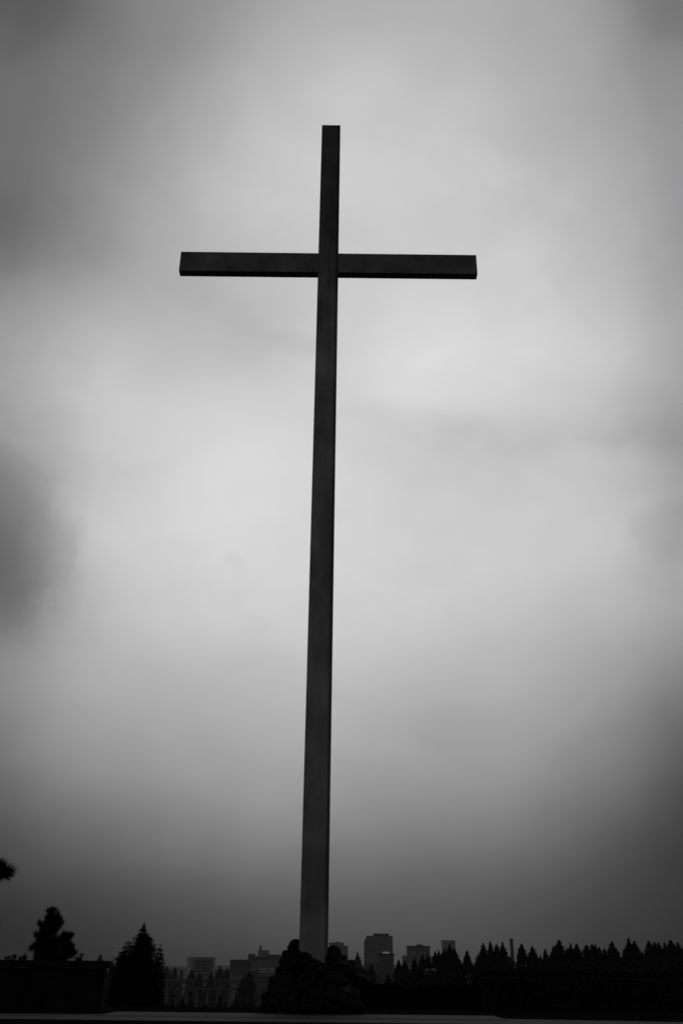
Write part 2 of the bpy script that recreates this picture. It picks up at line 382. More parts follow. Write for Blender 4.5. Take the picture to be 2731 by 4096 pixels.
for v in core.verts: v.co += Vector((math.sin(v.co.z * 31 + v.co.x * 17), math.sin(v.co.x * 27 + v.co.z * 13), 0)) * .02
obj('rubble_core', core, M['basalt'], mound)
k = 0
def put_rock(x, y, rp, Y, seed):
    p = at(x, y, Y); r = rp * Y / 4340
    bm = rock(r * 1.22, seed, random.uniform(.9, 1.2), random.uniform(.9, 1.1), random.uniform(.85, 1.05))
    o = obj('boulder', bm, M['basalt'], mound, p - mound.location, smooth=True); o.rotation_euler = (0, 0, 0)
for q in sil: put_rock(*q, seed=k); k += 1
for row in range(5):                                      # body of the heap
    y = 3905 + row * 31; xl = np.interp(y, [3765, 4040], [1170, 1085]); xr = np.interp(y, [3880, 4040], [1330, 1480])
    for x in np.arange(xl + 30, xr, 46):
        put_rock(x + random.uniform(-6, 6), y + random.uniform(-5, 5), random.choice((20, 26, 32, 38)), 19.62 - row * .07, 100 + k); k += 1

# ---------------------------------------------------------------- stone wall at the left
YW = 19.3
pe = at(440, 3843, YW); pw = at(416, 3900, YW); z1 = at(200, 3841, YW).z; z0 = z1 - 30 * YW / 4579
wl = thing('stone_wall', 'low black stone wall with an overhanging coping at the left', 'wall', (pw.x - 3, YW, -.07))
def loc_box(root, *a, bev=0):
    L0 = root.location; return bx(a[0] - L0.x, a[1] - L0.x, a[2] - L0.y, a[3] - L0.y, a[4] - L0.z, a[5] - L0.z, bev=bev)
obj('wall_body', loc_box(wl, -16, pw.x, YW + .04, YW + .26, -.1, z0, bev=.02), M['wall'], wl)
obj('coping', loc_box(wl, -16.1, pe.x, YW - .04, YW + .34, z0 + .003, z1, bev=.012), M['cope'], wl)

# ---------------------------------------------------------------- foliage generators
def conifer(seed, n_lv=26, n_br=9, n_leaf=10, profile='cone', leaf0=.035, droop=.25, z0=.1):
    """unit tree: height 1, crown radius .5; triangle soup of twig sprays along whorled limbs"""
    r = np.random.default_rng(seed); V = []
    lump = r.uniform(.65, 1.15, (n_lv, 8)); off = r.uniform(0, 6.28)
    for i in range(n_lv):
        t = i / (n_lv - 1); z = z0 + (.965 - z0) * t + r.normal(0, .009)
        if callable(profile): R0 = profile(1 - z)
        elif profile == 'cone': R0 = .5 * (1 - t) ** .88
        elif profile == 'oval': R0 = .5 * (1 - t) ** .8
        else: R0 = .5 * (1 - t) ** .7 * (.8 + .2 * math.sin(11 * t + off))
        R0 = max(R0, .008 if not callable(profile) else .004)
        leaf = leaf0 * min(1.15, .5 + 4.5 * (1 - t)) if not callable(profile) else leaf0 * min(1, .4 + 3 * (1 - t))
        nb = max(3, int(n_br * (.5 + .5 * (1 - t))))
        for b in range(nb):
            a = off + i * 2.4 + b * 6.283 / nb + r.normal(0, .2)
            Rb = R0 * lump[i, int(a * 8 / 6.283) % 8] * (r.uniform(.75, 1.1) if not callable(profile) else r.uniform(.5, 1.25))
            nl = max(3, int(n_leaf * (.35 + Rb * 1.6)))
            s = r.uniform(.12, 1, nl) ** .7
            px = Rb * s * math.cos(a) + r.normal(0, leaf * .5, nl); py = Rb * s * math.sin(a) + r.normal(0, leaf * .5, nl)
            pz = z - droop * Rb * s ** 1.5 * .8 + .05 * Rb * s ** 4 + r.normal(0, leaf * .3, nl)
            tip = np.stack([np.cos(a + r.normal(0, .7, nl)), np.sin(a + r.normal(0, .7, nl)), r.normal(-.1, .35, nl)], 1)
            tip *= (leaf * r.uniform(.7, 1.6 if not callable(profile) else 2.2, nl))[:, None]
            c = np.stack([px, py, pz], 1); side = r.normal(0, leaf * (.38 if not callable(profile) else .2), (nl, 3)); side[:, 2] *= .6
            V.append(np.stack([c - side, c + side, c + tip], 1))
    V.append(np.array([[[-.006, 0, .9], [.006, 0, .9], [0, 0, 1.0]], [[0, -.006, .9], [0, .006, .9], [0, 0, 1.0]]]))
    return np.concatenate(V).reshape(-1, 3)
def soup(name, V): return nmesh(name, V, np.arange(len(V)).reshape(-1, 3))
def trunk_mesh(h=.97, r0=.022, bend=0):
    bm = bmesh.new(); ring = []
    for i in range(6):
        t = i / 5; rr = r0 * (1 - .9 * t)
        ring.append([bm.verts.new((rr * math.cos(a) + bend * t * t, rr * math.sin(a), h * t)) for a in np.linspace(0, 6.283, 7)[:-1]])
    for i in range(5):
        for j in range(6): bm.faces.new((ring[i][j], ring[i][(j + 1) % 6], ring[i + 1][(j + 1) % 6], ring[i + 1][j]))
    bm.faces.new(ring[-1]); me = bpy.data.meshes.new('trunk'); bm.to_mesh(me); bm.free(); me.materials.append(M['bark']); return me
PROTO = {}
for kind, nv in (('cone', 5), ('oval', 3), ('lump', 3)):
    PROTO[kind] = []
    for s in range(nv):
        me = soup('crown', conifer(50 + s * 7 + len(kind), 58, 15, 26, kind, .036, .22)); me.materials.append(M['needle'])
        PROTO[kind].append(me)
TRUNK = trunk_mesh()
def far_tree(x, y, wpx, Y, kind, label, cat='tree', group='conifers along the far skyline', nm='conifer_tree', deep=0):
    p = at(x, y, Y); gz = ground_z(p.x, Y) - .3 - deep; h = p.z - gz
    wd = wpx * Y / 4098
    r = thing(nm, label, cat, (p.x, Y, gz), group)
    me = random.choice(PROTO[kind]); me_o = link('crown', me, None, r); link('trunk', TRUNK, None, r)
    f = min(1, 38 * Y / 4579 / h)
    full = wd / f ** {'cone': .9, 'oval': .76, 'lump': .66}[kind]
    full = min(full, .62 * h); r.scale = (full, full, h); r.rotation_euler = (0, 0, random.uniform(0, 6.28))
    return r
TREES = [
 # far conifers right of the tower
 (1594, 3835, 22, 520, 'cone', 'small pointed conifer just right of the dark blocky building under the bright rooftop box'),
 (1618, 3839, 42, 500, 'lump', 'broad bushy tree left of the wide colonnaded building, below its white roof corner'),
 (1656, 3825, 20, 480, 'cone', 'narrow spiky conifer in front of the left half of the wide colonnaded building'),
 (1688, 3811, 26, 500, 'oval', 'rounded conifer in front of the middle of the wide colonnaded building'),
 (1710, 3813, 22, 500, 'cone', 'conifer in front of the right end of the wide colonnaded building'),
 (1739, 3797, 20, 460, 'oval', 'left of two twin conifers between the colonnaded building and the pale hotel'),
 (1753, 3797, 20, 470, 'cone', 'right of two twin conifers between the colonnaded building and the pale hotel'),
 (1776, 3787, 28, 430, 'cone', 'conifer hiding the left corner of the pale hazy hotel'),
 (1797, 3772, 28, 420, 'cone', 'tallest conifer before the pale hazy hotel, right under its bright roof spot'),
 (1815, 3785, 34, 430, 'cone', 'conifer hiding the right corner of the pale hazy hotel'),
 (1838, 3832, 30, 420, 'lump', 'low dark conifer on the sloping right shoulder of the hotel trees'),
 (1866, 3797, 40, 450, 'cone', 'open, feathery conifer standing alone in the dip right of the hotel trees'),
 (1912, 3812, 30, 440, 'lump', 'low bush-like tree between the lone feathery conifer and the smooth columnar one'),
 (1930, 3764, 26, 380, 'oval', 'smooth columnar conifer, first tall one left of the smokestack group'),
 (1959, 3759, 17, 560, 'cone', 'thin paler conifer between two thicker ones left of the smokestack'),
 (1984, 3768, 30, 400, 'oval', 'thick blunt conifer second to the left of the smokestack'),
 (2008, 3768, 36, 390, 'cone', 'conifer with a long right slope directly left of the smokestack'),
 (2083, 3770, 24, 400, 'cone', 'slender spiky conifer just right of the smokestack'),
 (2126, 3778, 40, 410, 'oval', 'round-headed broad tree second to the right of the smokestack'),
 (2160, 3816, 26, 420, 'lump', 'lowest scrubby tree in the dip right of the round-headed tree'),
 (2178, 3788, 22, 420, 'oval', 'small egg-shaped conifer standing alone in the skyline dip'),
 (2211, 3778, 30, 400, 'oval', 'blunt conifer leaning against the left side of a tall sharp peak'),
 (2232, 3754, 42, 380, 'cone', 'tall sharp conifer, first high peak right of the egg-shaped one'),
 (2264, 3786, 24, 600, 'oval', 'paler conifer set back between the first high peak and its neighbour'),
 (2279, 3768, 24, 400, 'cone', 'slim conifer just right of the paler set-back one'),
 (2303, 3770, 48, 390, 'cone', 'wide triangular conifer with even slopes on the right skyline'),
 (2342, 3771, 36, 400, 'oval', 'conifer alone between the wide triangular one and a twin-tipped pair'),
 (2367, 3772, 26, 400, 'cone', 'left tip of the twin-tipped conifer pair on the right skyline'),
 (2378, 3768, 18, 410, 'cone', 'right, slightly taller tip of the twin-tipped conifer pair'),
 (2393, 3781, 28, 400, 'oval', 'rounded conifer just right of the twin-tipped pair'),
 (2414, 3788, 24, 410, 'cone', 'short conifer at the foot of the tall one left of the deep gap'),
 (2443, 3757, 46, 385, 'oval', 'tall stout conifer on the left side of the deep skyline gap'),
 (2497, 3786, 28, 400, 'oval', 'short blunt conifer on the right side of the deep skyline gap'),
 (2511, 3750, 36, 385, 'cone', 'highest sharp-tipped conifer on the skyline, right of the deep gap'),
 (2534, 3759, 32, 395, 'cone', 'second peak directly right of the highest sharp-tipped conifer'),
 (2562, 3798, 30, 400, 'lump', 'sloping low tree before the small notch near the right edge'),
 (2591, 3758, 28, 390, 'cone', 'thin steep conifer just right of the small notch near the right edge'),
 (2613, 3763, 22, 395, 'cone', 'slim conifer second right of the small notch'),
 (2629, 3761, 28, 400, 'oval', 'blunt conifer between the slim one and the big ragged one near the right edge'),
 (2655, 3768, 30, 400, 'cone', 'left shoulder conifer beside the big ragged one near the right edge'),
 (2678, 3751, 44, 385, 'lump', 'big ragged-topped conifer near the right edge of the view'),
 (2707, 3764, 30, 400, 'cone', 'pointed conifer right of the big ragged one, near the frame edge'),
 (2731, 3776, 34, 400, 'cone', 'conifer cut by the right edge of the view'),
]
for t in TREES:
    far_tree(*t)
VT = [
 (1430, 3808, 24, 1500, 'cone', 'hazy spire-shaped conifer standing alone left of the striped office tower'),
 (1484, 3853, 52, 700, 'lump', 'dark rounded tree in front of the foot of the striped office tower'),
 (1462, 3868, 36, 760, 'lump', 'dark tree low between the rock mound and the striped tower'),
 (1551, 3893, 26, 620, 'cone', 'small dark conifer before the foot of the dark blocky building'),
 (882, 3859, 26, 1700, 'cone', 'pointed hazy conifer between the grid-windowed block and the long low building'),
 (909, 3868, 22, 1700, 'cone', 'smaller hazy conifer beside the long low building'),
 (768, 3873, 40, 1600, 'lump', 'dark tree clump below the left corner of the grid-windowed block'),
 (998, 3878, 52, 1000, 'lump', 'large dark rounded tree below the building with tall pilasters'),
 (970, 3908, 50, 950, 'lump', 'dark rounded tree at the lower left of the large one under the pilastered building'),
 (800, 3888, 34, 1560, 'lump', 'dark tree before the base of the grid-windowed block'),
 (846, 3884, 34, 1560, 'lump', 'dark tree before the right base of the grid-windowed block'),
 (733, 3990, 36, 300, 'cone', 'black pointed conifer low in the valley under the left pier of the lower bridge'),
 (825, 4012, 40, 280, 'cone', 'black conifer tip in the valley left of two others'),
 (877, 4004, 40, 290, 'cone', 'black conifer tip in the middle of the valley bottom'),
 (947, 3998, 44, 300, 'cone', 'black conifer tip in the valley nearest the rock mound'),
 (404, 3812, 62, 1900, 'cone', 'faint broad hazy conifer rising behind the right end of the stone wall'),
 (455, 3850, 36, 900, 'lump', 'grey tree between the stone wall and the bushy spruce'),
 (668, 3861, 34, 1700, 'lump', 'hazy tree clump just right of the bushy spruce'),
 (702, 3866, 30, 1700, 'lump', 'low hazy tree between the spruce and the grid-windowed block'),
]
for t in VT: far_tree(*t, group='trees scattered through the valley')

# ---------------------------------------------------------------- mass of valley woods
def lowtree(seed, kind):
    r = np.random.default_rng(seed); V = conifer(seed, 18, 8, 7, kind, .075, .2); return V
LT = [lowtree(900 + i, ('cone', 'cone', 'oval', 'lump')[i % 4]) for i in range(8)]
def limit(x, Y):
    if Y > 1500: a = np.interp(x, [0, 480, 700, 760, 860, 905, 930, 1120, 1180, 1400, 1440, 1500, 1590, 1600, 2731], [3860, 3868, 3872, 3885, 3884, 3876, 3885, 3892, 3890, 3862, 3862, 3880, 3900, 3830, 3830])
    else: a = np.interp(x, [-400, 400, 470, 650, 690, 1100, 1130, 1430, 1500, 1590, 1600, 1860, 1900, 2731, 3200], [3850, 3868, 3900, 3900, 3955, 3960, 3900, 3895, 3905, 3905, 3858, 3850, 3822, 3816, 3816])
    return a
acc = []; cnt = 0
def try_tree(x, Y, h, wd):
    global cnt
    gz = ground_z(x, Y); px, py = proj((x, Y, gz + h)); lm = limit(px, Y)
    if px < -500 or px > 3300: return
    if py < lm:
        h2 = at(px, lm + random.uniform(0, 32) ** 1, Y).z - gz
        if h2 < 3: return
        wd *= max(.5, h2 / h); h = h2
    if 1080 < Y < 1620 and 640 < px < 1100 and ground_z(x, Y) < -20 and py < 4000: return
    V = LT[random.randrange(8)].copy(); a = random.uniform(0, 6.28); c, s = math.cos(a), math.sin(a)
    X = (V[:, 0] * c - V[:, 1] * s) * wd + x; Yv = (V[:, 0] * s + V[:, 1] * c) * wd + Y; Z = V[:, 2] * h + gz - .3
    acc.append(np.stack([X, Yv, Z], 1)); cnt += 1
for i in range(3600):
    Y = 170 * (2300 / 170) ** (random.random() ** .8); u = random.uniform(-.44, .44)
    if u > .03 and 280 < Y < 470 and random.random() < .3: continue
    try_tree(u * Y, Y, random.uniform(9, 20), random.uniform(6, 11))
for i in range(700):                                     # dense belt on the ridge at the right
    Y = random.uniform(210, 520); u = random.uniform(.055, .38); try_tree(u * Y, Y, random.uniform(9, 15), random.uniform(6, 9))
fo = link('forest', soup('forest', np.concatenate(acc)), M['needle']); fo['kind'] = 'stuff'
fo['label'] = 'dark mass of woods covering the valley below the skyline trees'; fo['category'] = 'woods'
print('forest trees', cnt, 'tris', sum(len(a) for a in acc) // 3)

# ---------------------------------------------------------------- near trees
def tuft_tris(c, d, rad, n, r, wd=.0035, spread=1.0):
    """a brush of long pine needles round a shoot tip"""
    d = np.array(d) / np.linalg.norm(d)
    dirs = r.normal(size=(n, 3)) * spread + d * .9; dirs /= np.linalg.norm(dirs, axis=1)[:, None]
    base = np.array(c) + d * r.uniform(-.45, .15, n)[:, None] * rad
    ln = rad * r.uniform(.65, 1.05, n)[:, None]; side = np.cross(dirs, r.normal(size=(n, 3))); side /= np.linalg.norm(side, axis=1)[:, None]
    return np.stack([base - side * wd, base + side * wd, base + dirs * ln], 1).reshape(-1, 3)
def tube(bm, pts, r0, r1, n=6):
    rings = []
    for i, p in enumerate(pts):
        p = Vector(p); q = Vector(pts[min(i + 1, len(pts) - 1)]) - Vector(pts[max(i - 1, 0)]); q.normalize()
        u = q.orthogonal().normalized(); v = q.cross(u); rr = r0 + (r1 - r0) * i / (len(pts) - 1)
        rings.append([bm.verts.new(p + rr * (math.cos(a) * u + math.sin(a) * v)) for a in np.linspace(0, 6.283, n + 1)[:-1]])
    for i in range(len(rings) - 1):
        for j in range(n): bm.faces.new((rings[i][j], rings[i][(j + 1) % n], rings[i + 1][(j + 1) % n], rings[i + 1][j]))
    bm.faces.new(rings[-1]); bm.faces.new(rings[0][::-1])
def pine(name, label, X, Y, clumps, needle, seed, top, group=None, cat='pine tree', ntuft=1.0, trunk_r=.05):
    """clumps: photo x, y, rx, ry (px) at distance Y: foliage masses filled with needle tufts, each on its own limb"""
    r = np.random.default_rng(seed); gz = ground_z(X, Y) - .1
    root = thing(name, label, cat, (X, Y, gz), group); O = np.array((X, Y, gz)); out = []
    bm = bmesh.new(); tp = np.array(at(*top, Y)) - O
    pts = [(0, 0, 0)] + [tuple(tp * t + np.array((.03 * math.sin(5 * t + seed), .03 * math.cos(4 * t), 0)) * (1 - t)) for t in (.25, .5, .75, .95)]
    tube(bm, pts, trunk_r, .012, 8); zt_ = tp[2]
    obj('trunk', bm, M['bark'], root, smooth=True)
    lb = bmesh.new()
    for (cx, cy, rx, ry) in clumps:
        c = np.array(at(cx, cy, Y)) - O; rr = rx * Y / 4098, ry * Y / 4579
        rx *= 1.15; ry *= 1.1; n = max(3, int(ntuft * rx * ry / 18)); tc_ = max(.05, min(.9, (c[2] - .35 * abs(c[0] - tp[0] * c[2] / zt_)) / zt_))
        st = Vector(tp * tc_)
        tube(lb, [st, st.lerp(Vector(c), .5) - Vector((0, 0, .03)), Vector(c)], trunk_r * .35, .008, 5)
        for i in range(n):
            q = r.normal(size=3); q /= np.linalg.norm(q); q *= r.uniform(.35, 1) ** .5
            t = c + np.array((q[0] * rr[0], q[1] * (rr[0] + .02), q[2] * rr[1]))
            d = q + np.array((0, 0, .5)); out.append(tuft_tris(t, d, needle, 70, r, .0032))
            if i % 3 == 0: tube(lb, [Vector(c), Vector(t)], .007, .004, 4)
    obj('limb', lb, M['bark'], root)
    link('foliage', soup('foliage', np.concatenate(out)), M['needle'], root)
    return root
YP = 25
pine('young_pine', 'bushy young pine with fuzzy needle clumps rising behind the stone wall', at(208, 3800, YP).x, YP,
     [(190, 3738, 22, 22), (212, 3722, 16, 18), (214, 3668, 28, 30), (205, 3640, 14, 10), (232, 3690, 20, 24), (196, 3690, 22, 26), (158, 3692, 9, 9), (178, 3712, 16, 14), (156, 3736, 12, 12), (175, 3750, 24, 20),
      (170, 3780, 34, 24), (130, 3790, 11, 9), (200, 3790, 34, 40), (160, 3815, 22, 26), (232, 3770, 26, 24), (268, 3742, 20, 12), (284, 3745, 10, 9), (255, 3760, 22, 16), (272, 3785, 24, 22),
      (292, 3806, 12, 10), (262, 3822, 30, 22), (200, 3835, 60, 22), (190, 3870, 60, 30)],
     .125, 3, (212, 3640), ntuft=1, trunk_r=.06)
pine('pine_sapling', 'small dark pine tip just above the wall at the far left', at(48, 3840, 26).x, 26, [(35, 3832, 12, 10), (55, 3829, 12, 10), (45, 3850, 22, 12)], .06, 5, (46, 3825),
     'pine tips above the stone wall', trunk_r=.03)
pine('pine_sapling', 'dark slanted pine tip between the far left one and the young pine', at(100, 3835, 25.5).x, 25.5, [(106, 3822, 7, 12), (92, 3835, 14, 10), (98, 3850, 24, 12)], .06, 6, (107, 3815),
     'pine tips above the stone wall', trunk_r=.03)
pine('pine_sapling', 'short pine tip on the wall right of the young pine', at(323, 3835, 25.5).x, 25.5, [(328, 3826, 9, 10), (314, 3836, 13, 8), (325, 3850, 20, 12)], .06, 8, (330, 3818),
     'pine tips above the stone wall', trunk_r=.03)

# tall pine outside the left edge whose branch tips reach in
YT = 13.5
tx = at(-620, 3500, YT).x; gz = ground_z(tx, YT) - .1
root = thing('tall_pine', 'pine whose spiky needle tuft juts in from the left edge', 'pine tree', (tx, YT, gz))
O = Vector((tx, YT, gz)); r = np.random.default_rng(4)
bm = bmesh.new(); tube(bm, [(0, 0, 0), (.03, .02, 2), (-.03, 0, 4), (.02, 0, 6.4)], .13, .02, 10); obj('trunk', bm, M['bark'], root, smooth=True)
ends = [(at(x, y, YT) - O, q, 1) for x, y, q in ((-60, 3480, .2), (-14, 3470, .18), (24, 3476, .19), (40, 3484, .14), (34, 3504, .12), (-6, 3500, .18), (16, 3500, .17), (-6, 3450, .13), (12, 3462, .13), (-24, 3700, .12))]
for i in range(34):
    z = 1.6 + i * .14; a = i * 2.4 + 1.7; ln = 1.9 * (1 - (z - 1.2) / 6.2) + .25
    e = Vector((math.cos(a) * ln, math.sin(a) * ln, z + .25 * ln))
    px, py = proj(O + e)
    if px > -150 and 0 < py: e.x *= .6; e.y = abs(e.y) * .5
    px, py = proj(O + e)
    if px > -120: continue
    ends.append((e, .2, 0))
tu = []; lb = bmesh.new()
for e, rad, main in ends:
    e = Vector(e); st = Vector((0, 0, max(1.2, e.z - .55)))
    mid = st.lerp(e, .5) - Vector((0, 0, .08)); tube(lb, [st, mid, e], .028, .008, 5)
    d = (e - mid).normalized(); tu.append(tuft_tris(e, d, rad, 125 if main else 150, r, .0042, .9))
    if not main:
        for s in range(4):
            f = mid.lerp(e, r.uniform(.0, .8)) + Vector(r.normal(0, .12, 3)); tube(lb, [mid, f], .01, .006, 4); tu.append(tuft_tris(f, d, .16, 110, r, .004, .8))
obj('limb', lb, M['bark'], root); link('foliage', soup('foliage', np.concatenate(tu)), M['needle'], root)

# spruce left of the middle
YS = 60
p0 = at(578, 3690, YS); gz = ground_z(p0.x, YS) - .2
sp_ = thing('spruce_tree', 'bushy black spruce with a thin bare leader and ragged side tops', 'spruce tree', (p0.x, YS, gz))
V1 = []
def place(V, x, ytop, wpx, Y, zbase, dy=0):
    tp = at(x, ytop, Y); h = tp.z - zbase; wd = wpx * Y / 4098
    W = V.copy(); W[:, 0] = V[:, 0] * wd + tp.x - p0.x; W[:, 1] = V[:, 1] * wd + dy; W[:, 2] = V[:, 2] * h + zbase - gz; return W
def sub(seed, lv, nb, nl, prof, leaf): return conifer(seed, lv, nb, nl, prof, leaf, .1)
HS = at(578, 3690, YS).z - gz
def prof(pairs, hpx):                     # photo px below the tip -> crown radius px, as fractions of this tree
    d = [a / hpx for a, b in pairs]; q = [b / 200 for a, b in pairs]
    return lambda u: float(np.interp(u, d, q))
def leader(seed, x, ytop, pairs, lv, nb, nl, leaf, hpx=360, dy=0):
    return place(conifer(seed, lv, nb, nl, prof(pairs, hpx), leaf, .12, .02), x, ytop, 200, YS, at(x, ytop + hpx, YS).z, dy)
parts_ = [leader(1, 578, 3688, ((0, 1), (26, 5), (34, 15), (50, 24), (70, 31), (100, 34), (140, 34), (200, 42), (270, 66), (340, 105)), 80, 14, 46, .032),
          leader(9, 541, 3786, ((0, 4), (30, 20), (80, 46), (140, 68), (250, 84)), 50, 13, 40, .032, 290, .1),
          leader(2, 575, 3712, ((0, 3), (40, 26), (75, 30), (110, 34)), 34, 12, 30, .035, 160),
          leader(3, 514, 3758, ((0, 4), (12, 22), (40, 30), (70, 38), (120, 44), (300, 50)), 44, 13, 46, .035, 300, .3),
          leader(4, 606, 3742, ((0, 3), (18, 9), (45, 22), (90, 32), (200, 36)), 34, 12, 40, .035, 250, -.2),
          leader(5, 641, 3774, ((0, 5), (14, 11), (30, 9), (48, 16), (70, 17), (110, 20), (160, 30), (260, 40)), 40, 12, 42, .03, 300, .2),
          leader(6, 488, 3800, ((0, 3), (30, 14), (60, 24), (120, 34), (250, 44)), 34, 12, 44, .035, 300, .1)]
link('crown', soup('crown', np.concatenate(parts_)), M['needle'], sp_)
bm = bmesh.new(); hh_ = at(578, 3684, YS).z - gz
tube(bm, [(0, 0, 0), (0, 0, hh_ * .5), (0, 0, hh_ * .9), (.01, 0, hh_)], .11, .008, 8)
for (x, y) in ((512, 3765), (605, 3752), (641, 3785)):
    e = at(x, y, YS) - Vector((p0.x, YS, gz)); tube(bm, [(0, 0, e.z - 2.2), (e.x * .7, 0, e.z - 1.4), (e.x, 0, e.z)], .035, .006, 6)
obj('trunk', bm, M['bark'], sp_)

# clipped hedges at the right
def hedge(x0, x1, ytop, Y, lb, n=60000, dp=.8):
    ztop = at((x0 + min(x1, 2700)) / 2, ytop, Y).z; a, b = at(x0, ytop, Y).x, at(x1, ytop, Y).x; zb = -.5 if Y < 25 else -1.3
    r = thing('clipped_hedge', lb, 'hedge', ((a + b) / 2, Y, zb), 'clipped hedges right of the rock mound'); W = (b - a) / 2
    f = rng.random(n); top = f < .4; side = (f > .9)
    x = np.where(side, np.where(rng.random(n) < .5, -W, W) + rng.normal(0, .02, n), rng.uniform(-W, W, n))
    y = np.where(top | side, rng.uniform(0, dp, n), rng.normal(0, .025, n)); z = np.where(top, ztop - .02 + rng.normal(0, .015, n), rng.uniform(zb, ztop, n)) - zb
    edge = np.clip((W - np.abs(x)) / .25, 0, 1) ** .5; z = z * (.85 + .15 * edge) + .015 * np.sin(x * 3.1) + .01 * np.sin(x * 7.7 + 1)
    c = np.stack([x, y, z], 1); s1 = rng.normal(0, .014, (n, 3)); s2 = rng.normal(0, .026, (n, 3))
    link('foliage', soup('foliage', np.stack([c - s1, c + s1, c + s2], 1).reshape(-1, 3)), M['hedge'], r)
    obj('branch_core', bx(-W + .08, W - .08, .03, dp - .03, 0, ztop - zb - .12), M['bark'], r)
hedge(1905, 4700, 3893, 24, 'long tall black hedge filling the lower right under the conifer skyline')
hedge(1455, 1925, 3946, 24.9, 'lower black hedge between the rock mound and the longer tall hedge', 26000)

# ---------------------------------------------------------------- city
def bl(name, label, x0, x1, ytop, Y, depth=28, m='conc', group=None, ymid=None):
    a = at(x0, ytop, Y); b = at(x1, ytop, Y); c = (a.x + b.x) / 2; zt_ = (a.z + b.z) / 2
    gz = min(ground_z(c, Y), ground_z(c, Y + depth)) - 2
    r = thing(name, label, 'building', (c, Y, gz), group)
    r['_w'] = (b.x - a.x) / 2; W = (b.x - a.x) / 2; H = zt_ - gz
    return r, W, H, (lambda px, Y=Y: at(px, ytop, Y).x - c), (lambda py, px=(x0 + x1) / 2, Y=Y: at(px, py, Y).z - gz)
def pt_(name, root, m, *a, **k): return obj(name, bx(*a, **k), M[m], root)

# grid-windowed block
r, W, H, X, Z = bl('office_block', 'pale mid-rise block with a grid of dark windows and a white left edge', 750, 856, 3831, 2000, 30)
pt_('wall', r, 'conc', -W, W, 0, 30, 0, H)
pt_('roof_edge', r, 'pale', -W - .3, W + .3, -.4, 30.4, H + .003, H + 1.2)
pt_('end_panel', r, 'white', -W - .15, X(764), -.5, -.003, 0, H)
for i in range(5):
    for j in range(4):
        x0, x1 = X(781 + i * 13.2), X(781 + i * 13.2 + 10.5); z1_, z0_ = Z(3841 + j * 13), Z(3841 + j * 13 + 10.3)
        w_ = pt_('window', r, 'glass', x0, x1, -.25, -.01, z0_, z1_)
for j in range(4): pt_('window', r, 'glass', X(849.5), X(854), -.25, -.01, Z(3851 + j * 13), Z(3843 + j * 13))
pt_('base_ledge', r, 'pale', X(766), W + 1, -1.2, -.05, Z(3893), Z(3890))
# long low dark building
r, W, H, X, Z = bl('low_building', 'long low dark building left of the one with tall pilasters', 921, 1002, 3840, 2250, 25, 'dark')
pt_('wall', r, 'dark', -W, W, 0, 25, 0, H)
pt_('roof_edge', r, 'conc', -W - .3, W + .3, -.5, 25.3, H + .003, H + 1)
for j in range(3): pt_('window_band', r, 'glass', -W + 1, W - .5, -.25, -.01, Z(3856 + j * 6.5), Z(3852 + j * 6.5))
# pilastered building
r, W, H, X, Z = bl('pilastered_building', 'wide stone building with tall pale pilasters, a dark cornice and a small domed tower', 1003, 1240, 3827, 2250, 60)
pt_('wall', r, 'dark', -W, W, 0, 60, 0, H)
pt_('cornice', r, 'dark', -W - .5, W + .5, -1.6, 60.5, Z(3840), H + .4)
for i in range(20): pt_('pilaster', r, 'conc', X(1007 + i * 8.8), X(1007 + i * 8.8 + 4.6), -.9, -.01, Z(3873), Z(3841))
pt_('base_band', r, 'conc', -W, W, -1.1, -.02, Z(3882), Z(3874))
pt_('penthouse', r, 'conc', X(1030), X(1072), 12, 40, H + .5, Z(3801))
pt_('side_wing', r, 'dark', X(992) , X(1018), 4, 30, H + .5 - 22, Z(3817))
tw = pt_('roof_step', r, 'dark', X(1072), X(1240), 14, 50, H + .5, Z(3818))
bm = bmesh.new(); cx_ = X(1038.5)
for (ra, za, zb, rb) in ((3.2, Z(3802), Z(3788), 3.0), (2.6, Z(3788), Z(3781), 1.4), (.5, Z(3781), Z(3773), .15)):
    bmesh.ops.create_cone(bm, cap_ends=True, segments=12, radius1=ra, radius2=rb, depth=zb - za, matrix=Matrix.Translation((cx_, 16, (za + zb) / 2)))
obj('dome', bm, M['conc'], r)
# pale flat sheds at its foot
for (x0, x1, y0, y1, lb) in ((1038, 1066, 3876, 3884, 'left white flat-roofed shed at the foot of the pilastered building'),
                             (1078, 1098, 3875, 3884, 'right, brighter white shed at the foot of the pilastered building beside the rocks')):
    rr_, W, H, X, Z = bl('white_shed', lb, x0, x1, y0, 1900, 12, group='white sheds near the pilastered building')
    pt_('wall', rr_, 'pale', -W, W, 0, 12, 0, H); pt_('roof', rr_, 'white', -W - .4, W + .4, -.6, 12.4, H + .003, H + 1.2)
    pt_('window_band', rr_, 'glass', -W + .6, W - .6, -.2, -.01, Z(y0 + 8), Z(y0 + 5.5))
rr_, W, H, X, Z = bl('parking_deck', 'low pale layered parking deck below the white sheds', 1032, 1115, 3889, 1880, 20)
pt_('deck_wall', rr_, 'dark', -W, W, 0, 20, 0, H); 
for j in range(3): pt_('parapet', rr_, 'conc', -W - .2, W + .2, -.6, -.01, Z(3892 + j * 7), Z(3889 + j * 7))
